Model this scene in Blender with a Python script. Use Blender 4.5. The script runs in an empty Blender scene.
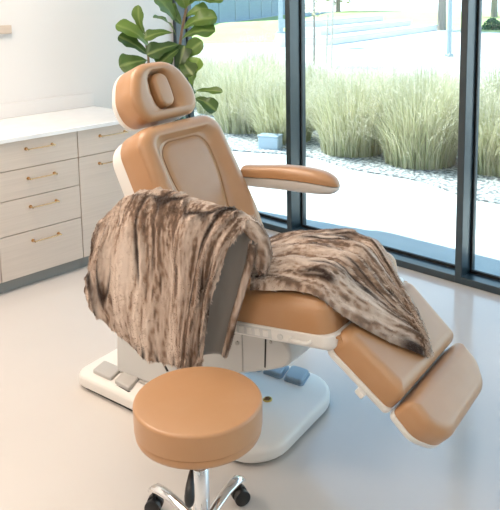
import bpy, bmesh, math, random
import numpy as np
from mathutils import Vector, Matrix, noise
PI = math.pi
R = math.radians
random.seed(7)
SC = bpy.context.scene
COL = SC.collection

# ------------------------------------------------------------------ materials
def material(name, col, rough=0.5, metal=0.0, spec=0.5, coat=0.0, coat_rough=0.1, bump=None, var=None, sheen=0.0):
    m = bpy.data.materials.new(name); m.use_nodes = True
    nt = m.node_tree; b = nt.nodes['Principled BSDF']
    b.inputs['Base Color'].default_value = (*col, 1)
    b.inputs['Roughness'].default_value = rough
    b.inputs['Metallic'].default_value = metal
    b.inputs['Specular IOR Level'].default_value = spec
    b.inputs['Coat Weight'].default_value = coat
    b.inputs['Coat Roughness'].default_value = coat_rough
    b.inputs['Sheen Weight'].default_value = sheen
    tc = nt.nodes.new('ShaderNodeTexCoord')
    if var:                                             # (other colour, scale vector, detail, lo, hi)
        mp = nt.nodes.new('ShaderNodeMapping'); mp.inputs['Scale'].default_value = var[1]
        nz = nt.nodes.new('ShaderNodeTexNoise'); nz.inputs['Scale'].default_value = 1; nz.inputs['Detail'].default_value = var[2]
        rp = nt.nodes.new('ShaderNodeValToRGB')
        rp.color_ramp.elements[0].position = var[3]; rp.color_ramp.elements[1].position = var[4]
        rp.color_ramp.elements[0].color = (*col, 1); rp.color_ramp.elements[1].color = (*var[0], 1)
        nt.links.new(tc.outputs['Object'], mp.inputs['Vector']); nt.links.new(mp.outputs['Vector'], nz.inputs['Vector'])
        nt.links.new(nz.outputs['Fac'], rp.inputs['Fac']); nt.links.new(rp.outputs['Color'], b.inputs['Base Color'])
    if bump:                                            # (scale, strength, distance)
        nz = nt.nodes.new('ShaderNodeTexNoise'); nz.inputs['Scale'].default_value = bump[0]; nz.inputs['Detail'].default_value = 4
        bp = nt.nodes.new('ShaderNodeBump'); bp.inputs['Strength'].default_value = bump[1]; bp.inputs['Distance'].default_value = bump[2]
        nt.links.new(tc.outputs['Object'], nz.inputs['Vector']); nt.links.new(nz.outputs['Fac'], bp.inputs['Height'])
        nt.links.new(bp.outputs['Normal'], b.inputs['Normal'])
    return m

def attr_material(name, rough, spec=0.3, sheen=0.0, trans=0.0):
    m = bpy.data.materials.new(name); m.use_nodes = True
    nt = m.node_tree; b = nt.nodes['Principled BSDF']
    a = nt.nodes.new('ShaderNodeAttribute'); a.attribute_name = 'tint'
    nt.links.new(a.outputs['Color'], b.inputs['Base Color'])
    b.inputs['Roughness'].default_value = rough; b.inputs['Specular IOR Level'].default_value = spec
    b.inputs['Sheen Weight'].default_value = sheen
    if trans:
        t = nt.nodes.new('ShaderNodeBsdfTranslucent'); mx = nt.nodes.new('ShaderNodeMixShader'); mx.inputs[0].default_value = trans
        nt.links.new(a.outputs['Color'], t.inputs['Color'])
        nt.links.new(b.outputs[0], mx.inputs[1]); nt.links.new(t.outputs[0], mx.inputs[2])
        nt.links.new(mx.outputs[0], nt.nodes['Material Output'].inputs['Surface'])
    return m

def glass_material():
    m = bpy.data.materials.new('window_glass'); m.use_nodes = True
    nt = m.node_tree; nt.nodes.remove(nt.nodes['Principled BSDF'])
    t = nt.nodes.new('ShaderNodeBsdfTransparent'); t.inputs['Color'].default_value = (0.86, 0.95, 0.965, 1)
    g = nt.nodes.new('ShaderNodeBsdfGlossy'); g.inputs['Roughness'].default_value = 0.0
    f = nt.nodes.new('ShaderNodeFresnel'); ge = nt.nodes.new('ShaderNodeNewGeometry'); ma = nt.nodes.new('ShaderNodeMath'); ma.operation = 'MULTIPLY_ADD'
    ma.inputs[1].default_value = 1/1.45-1.45; ma.inputs[2].default_value = 1.45      # the inner face sees the inverse ratio
    nt.links.new(ge.outputs['Backfacing'], ma.inputs[0]); nt.links.new(ma.outputs[0], f.inputs['IOR'])
    mx = nt.nodes.new('ShaderNodeMixShader')
    nt.links.new(f.outputs[0], mx.inputs[0]); nt.links.new(t.outputs[0], mx.inputs[1]); nt.links.new(g.outputs[0], mx.inputs[2])
    nt.links.new(mx.outputs[0], nt.nodes['Material Output'].inputs['Surface'])
    return m

M = dict(
    wall=material('white_paint', (0.735, 0.705, 0.685), 0.6, bump=(60, 0.05, 0.001)),
    ceil=material('ceiling_paint', (0.85, 0.84, 0.82), 0.8),
    floor=material('white_epoxy', (0.64, 0.60, 0.565), 0.14, spec=0.85, var=((0.615, 0.575, 0.54), (1.5, 1.5, 1.5), 5, 0.35, 0.7), bump=(3, 0.02, 0.002)),
    top=material('white_quartz', (0.84, 0.83, 0.82), 0.15, var=((0.80, 0.79, 0.78), (9, 9, 9), 5, 0.4, 0.7)),
    wood=material('pale_laminate', (0.66, 0.555, 0.47), 0.45, var=((0.60, 0.50, 0.42), (3, 3, 110), 4, 0.35, 0.75)),
    edge=material('oak_edge', (0.55, 0.33, 0.15), 0.6),
    shelf=material('shelf_wood', (0.60, 0.49, 0.40), 0.5, var=((0.52, 0.42, 0.34), (2, 60, 60), 4, 0.35, 0.75)),
    kick=material('grey_plinth', (0.27, 0.265, 0.245), 0.6),
    brass=material('brushed_brass', (0.70, 0.45, 0.24), 0.18, metal=1.0),
    leather=material('tan_vinyl', (0.47, 0.238, 0.100), 0.38, spec=0.8, sheen=0.1, bump=(420, 0.06, 0.0006), var=((0.48, 0.25, 0.112), (14, 14, 14), 3, 0.35, 0.7)),
    stitch=material('seam_thread', (0.40, 0.20, 0.085), 0.6),
    shell=material('white_plastic', (0.80, 0.77, 0.73), 0.28),
    shellgrey=material('light_grey_plastic', (0.66, 0.65, 0.63), 0.35),
    pedal=material('grey_pedal', (0.48, 0.465, 0.445), 0.4),
    pedalblue=material('blue_grey_pedal', (0.26, 0.36, 0.46), 0.35),
    dark=material('dark_gap', (0.03, 0.03, 0.03), 0.6),
    rubber=material('black_rubber', (0.012, 0.012, 0.013), 0.4),
    chrome=material('chrome', (0.82, 0.83, 0.84), 0.07, metal=1.0),
    gold=material('gold_badge', (0.75, 0.55, 0.12), 0.35, metal=0.6),
    frame=material('dark_bronze_frame', (0.011, 0.027, 0.036), 0.28, metal=0.0, spec=0.9),
    gasket=material('black_gasket', (0.008, 0.009, 0.01), 0.5),
    glass=glass_material(),
    fur=attr_material('fur_strands', 0.75, 0.15, 0.25),
    lining=material('grey_plush_lining', (0.20, 0.185, 0.17), 0.8, sheen=0.4),
    leaf=attr_material('fig_leaf', 0.38, 0.5, trans=0.18),
    stem=material('fig_bark', (0.20, 0.13, 0.08), 0.8, bump=(90, 0.4, 0.004)),
    pot=material('white_ceramic', (0.75, 0.73, 0.70), 0.3),
    soil=material('potting_soil', (0.05, 0.035, 0.025), 0.95, bump=(80, 0.8, 0.01)),
    pave=material('pale_concrete', (0.62, 0.61, 0.59), 0.8, var=((0.56, 0.55, 0.53), (2, 2, 2), 5, 0.4, 0.7)),
    gravel=material('grey_gravel', (0.18, 0.185, 0.19), 0.9, var=((0.62, 0.61, 0.60), (24, 24, 24), 2, 0.42, 0.58), bump=(38, 1.0, 0.03)),
    lawn=material('lawn_grass', (0.36, 0.44, 0.15), 0.9, var=((0.44, 0.48, 0.20), (0.6, 0.6, 0.6), 6, 0.35, 0.65)),
    conc=material('seat_concrete', (0.80, 0.78, 0.75), 0.8, var=((0.70, 0.68, 0.66), (1.2, 1.2, 5), 4, 0.4, 0.7)),
    cladding=material('blue_grey_cladding', (0.23, 0.33, 0.40), 0.6, var=((0.20, 0.29, 0.36), (1, 1, 14), 2, 0.4, 0.6)),
    blade=attr_material('grass_blades', 0.6, 0.3, trans=0.3),
    steel=material('galvanised_steel', (0.30, 0.36, 0.38), 0.4, metal=0.4),
    bark=material('tree_bark', (0.30, 0.26, 0.22), 0.9, bump=(30, 0.5, 0.02)),
    stake=material('wooden_stake', (0.50, 0.44, 0.36), 0.8),
    bluebox=material('blue_grey_enamel', (0.40, 0.48, 0.56), 0.5),
    brownwall=material('brown_panel', (0.33, 0.22, 0.14), 0.7, var=((0.28, 0.19, 0.12), (2, 2, 9), 3, 0.4, 0.6)),
    lamp=None,
)
def emission(name, col, strength):
    m = bpy.data.materials.new(name); m.use_nodes = True
    b = m.node_tree.nodes['Principled BSDF']
    b.inputs['Emission Color'].default_value = (*col, 1); b.inputs['Emission Strength'].default_value = strength
    return m
M['lamp'] = emission('lamp_diffuser', (1.0, 0.93, 0.84), 4.0)

# ------------------------------------------------------------------ helpers
def link(name, me, mat, parent=None, smooth=True):
    o = bpy.data.objects.new(name, me); COL.objects.link(o)
    for m in (mat if isinstance(mat, (list, tuple)) else [mat]): me.materials.append(m)
    if parent: o.parent = parent
    if smooth and len(me.polygons): me.polygons.foreach_set('use_smooth', [True]*len(me.polygons))
    return o
def obj(name, bm, mat, parent=None, smooth=True, bevel=0.0, sharp=35):
    bmesh.ops.recalc_face_normals(bm, faces=bm.faces)
    if smooth:
        for e in bm.edges:
            if len(e.link_faces) == 2 and e.calc_face_angle(0) > R(sharp): e.smooth = False
    me = bpy.data.meshes.new(name); bm.to_mesh(me); bm.free()
    o = link(name, me, mat, parent, smooth)
    if bevel:
        b = o.modifiers.new('bevel', 'BEVEL'); b.width = bevel; b.segments = 3; b.limit_method = 'ANGLE'; b.angle_limit = R(40)
    return o
def tag(o, label=None, cat=None, group=None, kind=None):
    if label: o['label'] = label
    if cat: o['category'] = cat
    if group: o['group'] = group
    if kind: o['kind'] = kind
    return o
def empty(name, loc=(0, 0, 0), rz=0.0):
    o = bpy.data.objects.new(name, None); COL.objects.link(o); o.empty_display_size = 0.1
    o.location = loc; o.rotation_euler = (0, 0, rz); return o
def add_box(bm, x0, x1, y0, y1, z0, z1):
    v = [bm.verts.new((x, y, z)) for z in (z0, z1) for x, y in ((x0, y0), (x1, y0), (x1, y1), (x0, y1))]
    for f in ((3, 2, 1, 0), (4, 5, 6, 7), (0, 1, 5, 4), (1, 2, 6, 5), (2, 3, 7, 6), (3, 0, 4, 7)): bm.faces.new([v[i] for i in f])
    return v
def box(name, x0, x1, y0, y1, z0, z1, mat, parent=None, bevel=0.0):
    bm = bmesh.new(); add_box(bm, x0, x1, y0, y1, z0, z1); return obj(name, bm, mat, parent, bevel > 0, bevel)
def loft(bm, rings, closed=True, cap0=True, cap1=True):
    vs = [[bm.verts.new(p) for p in r] for r in rings]
    n = len(vs[0])
    for a, b in zip(vs[:-1], vs[1:]):
        for i in range(n if closed else n-1):
            j = (i+1) % n
            bm.faces.new((a[i], a[j], b[j], b[i]))
    if cap0: bm.faces.new(list(reversed(vs[0])))
    if cap1: bm.faces.new(vs[-1])
    return vs
def tube(bm, pts, rads, n=12, cap=True):
    pts = [Vector(p) for p in pts]
    if not isinstance(rads, (list, tuple)): rads = [rads]*len(pts)
    rings = []; prev = None
    for i, p in enumerate(pts):
        t = (pts[min(i+1, len(pts)-1)] - pts[max(i-1, 0)]).normalized()
        if prev is None:
            a = Vector((0, 0, 1)) if abs(t.z) < 0.9 else Vector((1, 0, 0))
            u = t.cross(a).normalized()
        else:
            u = (prev - t*prev.dot(t)).normalized()
        prev = u; w = t.cross(u)
        rings.append([p + (u*math.cos(2*PI*k/n) + w*math.sin(2*PI*k/n))*rads[i] for k in range(n)])
    loft(bm, rings, True, cap, cap)
def lathe(bm, prof, n=48, cx=0, cy=0):
    rings = [[Vector((cx + r*math.cos(2*PI*k/n), cy + r*math.sin(2*PI*k/n), z)) for k in range(n)] for r, z in prof]
    loft(bm, rings)
def catmull(P, t):
    n = len(P)-1; x = min(max(t, 0), 1)*n; i = min(int(x), n-1); f = x-i
    p0 = P[max(i-1, 0)]; p1 = P[i]; p2 = P[i+1]; p3 = P[min(i+2, n)]
    return p1*1.0 + (p2-p0)*(0.5*f) + (p0*2-p1*5+p2*4-p3)*(0.5*f*f) + (p1*3-p0-p2*3+p3)*(0.5*f*f*f)
def spline(P, k):
    P = [Vector(p) for p in P]; return [catmull(P, i/(k-1)) for i in range(k)]
def rpoly(corners, inset=0.0, seg=8):
    """rounded polygon, counter-clockwise corners (x, y, r), shrunk by inset, always the same number of points"""
    n = len(corners); P = [Vector((c[0], c[1])) for c in corners]; out = []
    off = []
    for i in range(n):
        a, b = P[i], P[(i+1) % n]; d = (b-a).normalized(); nrm = Vector((-d.y, d.x)); off.append((a+nrm*inset, d))
    for i in range(n):
        (a, d0), (b, d1) = off[i-1], off[i]
        cr = d0.x*d1.y - d0.y*d1.x
        t = ((b-a).x*d1.y - (b-a).y*d1.x)/cr
        c = a + d0*t
        r = max(corners[i][2]-inset, 0.003)
        ang = math.atan2(cr, d0.dot(d1)); tl = r*math.tan(ang/2)
        s = c - d0*tl; nrm = Vector((-d0.y, d0.x)); o = s + nrm*r
        for k in range(seg+1):
            q = ang*k/seg
            out.append(o + (-nrm*math.cos(q) + d0*math.sin(q))*r)
    return out
def frame(wo, zo, dw, dz):
    """(a across, b along, c up from surface) -> chair space; (wo, zo) origin in the side view, (dw, dz) direction of b"""
    L = math.hypot(dw, dz); dw, dz = dw/L, dz/L
    return lambda a, b, c: Vector((a, -(wo + b*dw + c*-dz), zo + b*dz + c*dw))
def pad_rings(corners, c0, c1, rt, rb, F, crown=0.0, seg=8, k=6):
    rings = []
    if rb > 0:
        for i in range(k):
            q = PI/2*i/k
            rings.append([F(p.x, p.y, c0 + rb*(1-math.sin(q))) for p in rpoly(corners, rb*(1-math.cos(PI/2-q)), seg)][:] if False else
                         [F(p.x, p.y, c0 + rb*(1-math.cos(q))) for p in rpoly(corners, rb*(1-math.sin(q)), seg)])
    rings.append([F(p.x, p.y, c0+rb) for p in rpoly(corners, 0, seg)])
    for i in range(k+1):
        q = PI/2*i/k
        rings.append([F(p.x, p.y, c1 - rt + rt*math.sin(q)) for p in rpoly(corners, rt*(1-math.cos(q)), seg)])
    if crown:
        for e in (0.02, 0.045, 0.075):
            rings.append([F(p.x, p.y, c1 + crown*math.sin(min(e/0.09, 1)*PI/2)) for p in rpoly(corners, rt+e, seg)])
    return rings
def pad(name, corners, c0, c1, rt, rb, F, mat, parent, crown=0.0, seg=8):
    bm = bmesh.new(); loft(bm, pad_rings(corners, c0, c1, rt, rb, F, crown, seg)); return obj(name, bm, mat, parent, sharp=50)
def seam(name, ring, rad, mat, parent):
    bm = bmesh.new(); n = len(ring); pts = [Vector(p) for p in ring]
    rings = []
    for i in range(n):
        t = (pts[(i+1) % n]-pts[i-1]).normalized(); a = Vector((0.31, 0.22, 0.92)); u = t.cross(a).normalized(); w = t.cross(u)
        rings.append([pts[i] + (u*math.cos(2*PI*q/6)+w*math.sin(2*PI*q/6))*rad for q in range(6)])
    rings.append(rings[0]); loft(bm, rings, True, False, False)
    bmesh.ops.remove_doubles(bm, verts=bm.verts, dist=1e-6)
    return obj(name, bm, mat, parent)

# ------------------------------------------------------------------ camera
cam = bpy.data.objects.new('camera', bpy.data.cameras.new('camera')); COL.objects.link(cam)
cam.location = (0, 0, 1.73)
PITCH, ROLL, AZ = 0.145, -0.0172, R(44.18)
fw = Vector((math.cos(AZ)*math.cos(PITCH), math.sin(AZ)*math.cos(PITCH), -math.sin(PITCH)))
r0 = Vector((math.sin(AZ), -math.cos(AZ), 0)); u0 = r0.cross(fw)
rt = r0*math.cos(ROLL) + u0*math.sin(ROLL); up = u0*math.cos(ROLL) - r0*math.sin(ROLL)
cam.rotation_euler = Matrix((rt, up, -fw)).transposed().to_euler()
cam.data.sensor_fit = 'HORIZONTAL'; cam.data.sensor_width = 36; cam.data.lens = 725.5/500*36
cam.data.shift_y = -(255-101.4)/500
cam.data.clip_end = 400
SC.camera = cam

# ------------------------------------------------------------------ room shell
XW, YB = 3.825, 4.58           # window wall plane, cabinet wall plane
XG = 3.955                     # glass
H = 3.0
def struct(o): o['kind'] = 'structure'; return o
struct(box('floor', -3.2, XG+0.04, -4.2, YB+0.2, -0.12, 0.0, M['floor']))
struct(box('ceiling', -3.2, 4.02, -4.2, YB+0.2, H, H+0.2, M['ceil']))
struct(box('wall_back', -3.2, XG+0.04, YB, YB+0.2, 0.0, H, M['wall']))
struct(box('wall_left', -3.2, -3.0, -4.0, YB, 0.0, H, M['wall']))
struct(box('wall_front', -3.2, XG+0.04, -4.2, -4.0, 0.0, H, M['wall']))
# window wall: bays between mullions
muls = [3.343, 2.008, 0.673, -0.662, -1.997, -3.332]
edges_y = [4.56] + muls + [-4.0]
for i in range(len(edges_y)-1):
    ya, yb = edges_y[i+1], edges_y[i]
    w = empty('window_%d' % (i+1), (XW, (ya+yb)/2, 0)); struct(w)
    def part(name, x0, x1, y0, y1, z0, z1, mat, bev=0.0):
        o = box(name, x0-XW, x1-XW, y0-(ya+yb)/2, y1-(ya+yb)/2, z0, z1, mat, w, bev); return o
    part('sill', XW, XG+0.04, ya+0.02, yb-0.02, 0.001, 0.045, M['frame'], 0.003)
    part('head', XW, XG+0.04, ya+0.02, yb-0.02, H-0.08, H-0.001, M['frame'])
    part('mullion', XW, XG+0.04, yb-0.022, yb+0.0215 if i else yb+0.018, 0.001, H-0.001, M['frame'], 0.003)
    part('gasket', XG-0.022, XG-0.008, ya+0.022, yb-0.022, 0.045, 0.062, M['gasket'])
    part('gasket', XG-0.022, XG-0.008, yb-0.034, yb-0.022, 0.062, H-0.08, M['gasket'])
    part('glass_pane', XG-0.006, XG+0.006, ya+0.022, yb-0.022, 0.045, H-0.08, M['glass'])

# ------------------------------------------------------------------ cabinets
YF = 3.897
def handle(parent, x0, x1, z, ox):
    bm = bmesh.new()
    tube(bm, [(x0-ox, -0.030, z), (x1-ox, -0.030, z)], 0.0042, 10)
    for x in (x0+0.006, x1-0.006):
        tube(bm, [(x-ox, 0.0, z), (x-ox, -0.034, z)], 0.0065, 10)
        tube(bm, [(x-ox, -0.001, z), (x-ox, -0.005, z)], 0.011, 14)
    return obj('handle', bm, M['brass'], parent)
Z0, Z1, Z2, Z3, Z4 = 0.079, 0.350, 0.561, 0.738, 0.908
def cabinet(name, x0, x1, fronts, label):
    ox = (x0+x1)/2
    t = empty(name, (ox, YF, 0)); tag(t, label, 'cabinet', None)
    box('carcass', x0+0.001-ox, x1-0.001-ox, 0.019, YB-YF-0.002, Z0, Z4, M['edge'], t)
    box('plinth', x0+0.001-ox, x1-0.001-ox, 0.046, 0.07, 0.001, Z0, M['kick'], t)
    for kind, a, b, hx0, hx1, hz in fronts:
        f = box(kind, x0+0.003-ox, x1-0.003-ox, 0.0, 0.018, a+0.0022, b-0.0022, M['wood'], t, 0.0012)
        handle(f, hx0, hx1, hz, ox)
    return t
dh = lambda a, b, z, x: ('drawer', a, b, x, x+0.187, z)
cabinet('drawer_cabinet', 1.890, 2.451, [dh(Z3, Z4, 0.853, 2.09), dh(Z2, Z3, 0.672, 2.093), dh(Z1, Z2, 0.498, 2.096), dh(Z0, Z1, 0.286, 2.098)],
        'pale beige cabinet with a stack of four drawers under the white worktop')
cabinet('door_cabinet', 2.451, 3.01, [('drawer', Z3, Z4, 2.61, 2.817, 0.853), ('door', Z0, Z3, 2.597, 2.78, 0.674)],
        'pale beige cabinet with one drawer above a tall door, behind the chair back')
cabinet('door_cabinet', 1.33, 1.890, [('drawer', Z3, Z4, 1.53, 1.72, 0.853), ('door', Z0, Z3, 1.53, 1.72, 0.674)],
        'pale beige cabinet cut off by the left edge of the photo')
wt = empty('worktop', (2.17, 4.24, Z4))
tag(wt, 'long white stone worktop with a low upstand lying across the beige cabinets', 'worktop')
box('slab', 1.31-2.17, 3.025-2.17, YF-0.019-4.24, YB-0.001-4.24, 0.001, 0.027, M['top'], wt, 0.003)
box('upstand', 1.31-2.17, 3.025-2.17, YB-0.021-4.24, YB-0.001-4.24, 0.0275, 0.127, M['wall'], wt, 0.002)
sh = box('wall_rail', 1.40, 2.400, YB-0.03, YB-0.001, 1.504, 1.560, M['shelf'], None, 0.002)
tag(sh, 'beige wooden rail end fixed high on the white wall at the left edge', 'rail')
# recessed ceiling lamps
for i, (x, y) in enumerate(((-0.4, 3.3), (-0.8, 0.9), (1.5, 3.4), (1.0, -1.6))):
    c = empty('ceiling_lamp', (x, y, H-0.03)); tag(c, 'white square lamp panel set in the ceiling outside the photo', 'lamp', 'ceiling lamp panels')
    bm = bmesh.new(); add_box(bm, -0.62, 0.62, -0.62, 0.62, 0.0, 0.03); obj('housing', bm, M['shell'], c, False)
    bm = bmesh.new(); add_box(bm, -0.6, 0.6, -0.6, 0.6, -0.004, -0.001); obj('diffuser', bm, M['lamp'], c, False)

# ------------------------------------------------------------------ treatment chair
CO = (1.964, 2.294, 0.0); CR = R(9.24)
chair = empty('treatment_chair', CO, CR); chair.scale = (1.072, 1, 1)
tag(chair, 'reclined tan and white treatment chair on a wide white base', 'chair')
V = lambda u, w, z: Vector((u, -w, z))

# --- base
FB = lambda a, b, c: Vector((a, -b, c))
def base_corners():
    return [(-0.250, -0.475, 0.07), (0.20, -0.475, 0.07), (0.295, 0.10, 0.3), (0.300, 0.585, 0.17), (-0.312, 0.60, 0.15), (-0.270, 0.0, 0.5)]
bm = bmesh.new(); loft(bm, pad_rings(base_corners(), 0.014, 0.07, 0.022, 0.008, FB, 0.006))
base = obj('base', bm, M['shell'], chair, sharp=60)
bm = bmesh.new(); loft(bm, pad_rings([(x*0.95, y*0.95, r*0.95) for x, y, r in base_corners()], 0.0005, 0.016, 0.001, 0.001, FB))
obj('base_shadow_gap', bm, M['dark'], base)  # near-black slab standing in for the shade in the gap under the base
def pedal(corners, z, mat, tilt=0.0):
    cx = sum(c[0] for c in corners)/4; cy = sum(c[1] for c in corners)/4
    bm = bmesh.new(); loft(bm, pad_rings(corners, z, z+0.022, 0.008, 0.0, FB, 0.0))
    o = obj('foot_pedal', bm, mat, base, sharp=60)
    bm = bmesh.new()
    loft(bm, pad_rings([(cx+(x-cx)*1.12, cy+(y-cy)*1.12, r) for x, y, r in corners], z-0.004, z+0.004, 0.002, 0.0, FB))
    obj('pedal_rim', bm, M['dark'] if mat is M['pedal'] else M['pedalblue'], o); return o
pedal([(-0.130, -0.405, 0.010), (-0.136, -0.285, 0.010), (-0.222, -0.262, 0.010), (-0.216, -0.385, 0.010)], 0.067, M['pedal'])
pedal([(-0.138, -0.265, 0.010), (-0.150, -0.165, 0.010), (-0.238, -0.135, 0.010), (-0.224, -0.240, 0.010)], 0.067, M['pedal'])
for w0 in (0.150, 0.258, 0.366):
    pedal([(0.165, w0+0.005, 0.015), (0.262, w0-0.02, 0.015), (0.262, w0+0.068, 0.015), (0.165, w0+0.093, 0.015)], 0.076, M['pedalblue'])
bm = bmesh.new(); lathe(bm, [(0.019, 0.0), (0.019, 0.003), (0.017, 0.004), (0.002, 0.004)], 28)
badge = obj('badge', bm, M['gold'], base); badge.location = V(0.008, 0.394, 0.0765)
bm = bmesh.new()
for k in range(3): tube(bm, [(math.cos(k*2.1)*0.010, math.sin(k*2.1)*0.010, 0.0045), (0, 0, 0.0045)], 0.0018, 6)
lathe(bm, [(0.0145, 0.004), (0.0145, 0.0052), (0.0125, 0.0052), (0.0125, 0.004)], 24)
em = obj('emblem', bm, M['stitch'], badge)

# --- pedestal and lift arm (side profiles pushed across the width)
def slab(name, prof, hw, mat, parent, bevel=0.012, u0=0.0, top=1.0):
    bm = bmesh.new(); n = len(prof)
    a = [bm.verts.new(V(u0-hw, w, z)) for w, z in prof]; b = [bm.verts.new(V(u0+hw, w, z)) for w, z in prof]
    bm.faces.new(a); bm.faces.new(list(reversed(b)))
    for i in range(n): bm.faces.new((a[i], a[(i+1) % n], b[(i+1) % n], b[i]))
    return obj(name, bm, mat, parent, True, bevel)
ped = slab('pedestal', [(-0.30, 0.074), (0.02, 0.074), (0.14, 0.074), (0.10, 0.20), (-0.03, 0.30), (-0.20, 0.335), (-0.29, 0.30)], 0.16, M['shellgrey'], chair, 0.015)
slab('side_groove', [(-0.066, 0.262), (-0.056, 0.266), (0.016, 0.172), (0.006, 0.168)], 0.0015, M['dark'], ped, 0.0, -0.1608)
prof = [(-0.22, 0.20), (0.10, 0.155), (0.53, 0.325)]
for k in range(7):
    q = -PI/2 + 0.35 + k/6*(PI-0.2); prof.append((0.555+0.062*math.cos(q), 0.405+0.062*math.sin(q)))
prof += [(0.20, 0.47), (-0.22, 0.44)]
arm = slab('lift_arm', prof, 0.155, M['shellgrey'], chair, 0.012)
bm = bmesh.new()
tube(bm, [V(-0.162, 0.375, 0.395), V(-0.1545, 0.375, 0.395)], 0.008, 14); obj('screw', bm, M['pedal'], arm)
slab('end_gap', [(0.505, 0.465), (0.511, 0.465), (0.505, 0.33), (0.499, 0.33)], 0.0015, M['dark'], arm, 0.0, -0.1555)
slab('side_gap', [(0.395, 0.455), (0.400, 0.455), (0.400, 0.285), (0.395, 0.285)], 0.001, M['pedal'], arm, 0.0, -0.1555)
bm = bmesh.new(); tube(bm, [V(-0.158, 0.53, 0.44), V(-0.1545, 0.53, 0.44)], 0.006, 14); obj('screw', bm, M['pedal'], arm)
slab('seat_carrier', [(-0.05, 0.44), (0.50, 0.465), (0.50, 0.535), (-0.05, 0.50)], 0.14, M['shellgrey'], chair, 0.01)

# --- seat
SW, SZ, SA = 0.20, 0.580, R(6.0)
FS = frame(SW, SZ, math.cos(SA), math.sin(SA))
seat = pad('seat_cushion', [(-0.285, 0.02, 0.05), (0.285, 0.02, 0.05), (0.285, 0.655, 0.06), (-0.285, 0.655, 0.06)], -0.046, 0.074, 0.055, 0.004, FS, M['leather'], chair, 0.0)
seam('seam', [FS(p.x, p.y, 0.040) for p in rpoly([(-0.285, 0.02, 0.05), (0.285, 0.02, 0.05), (0.285, 0.655, 0.06), (-0.285, 0.655, 0.06)], 0.006)], 0.0016, M['leather'], seat)
shell_c = [(-0.292, 0.0, 0.03), (0.292, 0.0, 0.03), (0.292, 0.672, 0.05), (-0.292, 0.672, 0.05)]
bm = bmesh.new()
rings = pad_rings(shell_c, -0.098, -0.044, 0.004, 0.022, FS)
loft(bm, rings); sshell = obj('seat_shell', bm, M['shell'], chair, sharp=50)
def side_face(name, b0, b1, c0, c1, depth, mat, parent, u=-0.292, bevel=0.003):
    bm = bmesh.new()
    q = [FS(u-depth if k else u+0.004, b, c) for k in (0, 1) for b, c in ((b0, c0), (b1, c0), (b1, c1), (b0, c1))]
    v = [bm.verts.new(p) for p in q]
    for f in ((3, 2, 1, 0), (4, 5, 6, 7), (0, 1, 5, 4), (1, 2, 6, 5), (2, 3, 7, 6), (3, 0, 4, 7)): bm.faces.new([v[i] for i in f])
    return obj(name, bm, mat, parent, True, bevel)
pnl = side_face('control_panel', 0.275, 0.425, -0.084, -0.050, 0.001, M['shellgrey'], sshell, bevel=0.0006)
for k in range(4):
    b = side_face('button', 0.286+k*0.035, 0.286+k*0.035+0.022, -0.079, -0.055, 0.004, M['shell'], pnl, bevel=0.0012)
bm = bmesh.new()
p0 = FS(-0.290, 0.462, -0.070); p1 = FS(-0.296, 0.462, -0.070); tube(bm, [p0, p1], 0.011, 20); obj('knob', bm, M['shellgrey'], sshell, sharp=40)
bm = bmesh.new(); tube(bm, spline([FS(-0.289, 0.505, -0.066), FS(-0.302, 0.512, -0.070), FS(-0.305, 0.545, -0.070), FS(-0.302, 0.578, -0.070), FS(-0.289, 0.585, -0.066)], 14), 0.0055, 8)
obj('pull_handle', bm, M['shell'], sshell)
# tan flap that closes the gap between the seat and the leg rest
bm = bmesh.new()
rp = spline([V(0, 0.845, 0.580), V(0, 0.866, 0.600), V(0, 0.885, 0.598), V(0, 0.90, 0.575)], 12)
rings = [[Vector((u, p.y, p.z)) for p in rp] + [Vector((u, p.y, p.z-0.008)) for p in reversed(rp)] for u in (-0.265, 0.265)]
loft(bm, rings); obj('hinge_flap', bm, M['leather'], chair, sharp=60)

# --- leg rest and foot rest
LA = R(-40)
FL = frame(0.875, 0.534, math.cos(LA), math.sin(LA))
LC = [(-0.272, -0.052, 0.045), (0.262, -0.052, 0.045), (0.24, 0.232, 0.03), (-0.245, 0.232, 0.03)]
leg = pad('leg_rest_cushion', LC, 0.0, 0.088, 0.045, 0.004, FL, M['leather'], chair, 0.0)
seam('seam', [FL(p.x, p.y, 0.060) for p in rpoly(LC, 0.0065)], 0.0016, M['leather'], leg)
ls = pad('leg_rest_shell', [(-0.277, -0.057, 0.045), (0.267, -0.057, 0.045), (0.245, 0.235, 0.02), (-0.25, 0.235, 0.02)], -0.030, 0.002, 0.002, 0.018, FL, M['shell'], chair)
bm = bmesh.new()
loft(bm, pad_rings([(-0.276, 0.115, 0.006), (-0.23, 0.115, 0.006), (-0.23, 0.148, 0.006), (-0.276, 0.148, 0.006)], -0.036, -0.014, 0.004, 0.004, FL)); obj('release_catch', bm, M['shell'], ls)
FC = [(-0.243, 0.0, 0.022), (0.238, 0.0, 0.022), (0.236, 0.100, 0.09), (0.165, 0.172, 0.085), (-0.175, 0.176, 0.085), (-0.243, 0.100, 0.09)]
LA2 = R(-43)
FF = frame(0.875+0.242*math.cos(LA), 0.537+0.242*math.sin(LA), math.cos(LA2), math.sin(LA2))
foot = pad('foot_rest_cushion', FC, 0.0, 0.084, 0.04, 0.004, FF, M['leather'], chair, 0.0)
seam('seam', [FF(p.x, p.y, 0.058) for p in rpoly(FC, 0.006)], 0.0016, M['leather'], foot)
pad('foot_rest_shell', [(x*1.015, y*1.02-0.002, r) for x, y, r in FC], -0.028, 0.002, 0.002, 0.018, FF, M['shell'], chair)

# --- backrest
BD = (-0.24, 0.46)
FBk = frame(0.25, 0.70, *BD)          # here c points to the front of the backrest
def fb(a, b, c): return FBk(a, b, -c) if False else FBk(a, b, c)
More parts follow.
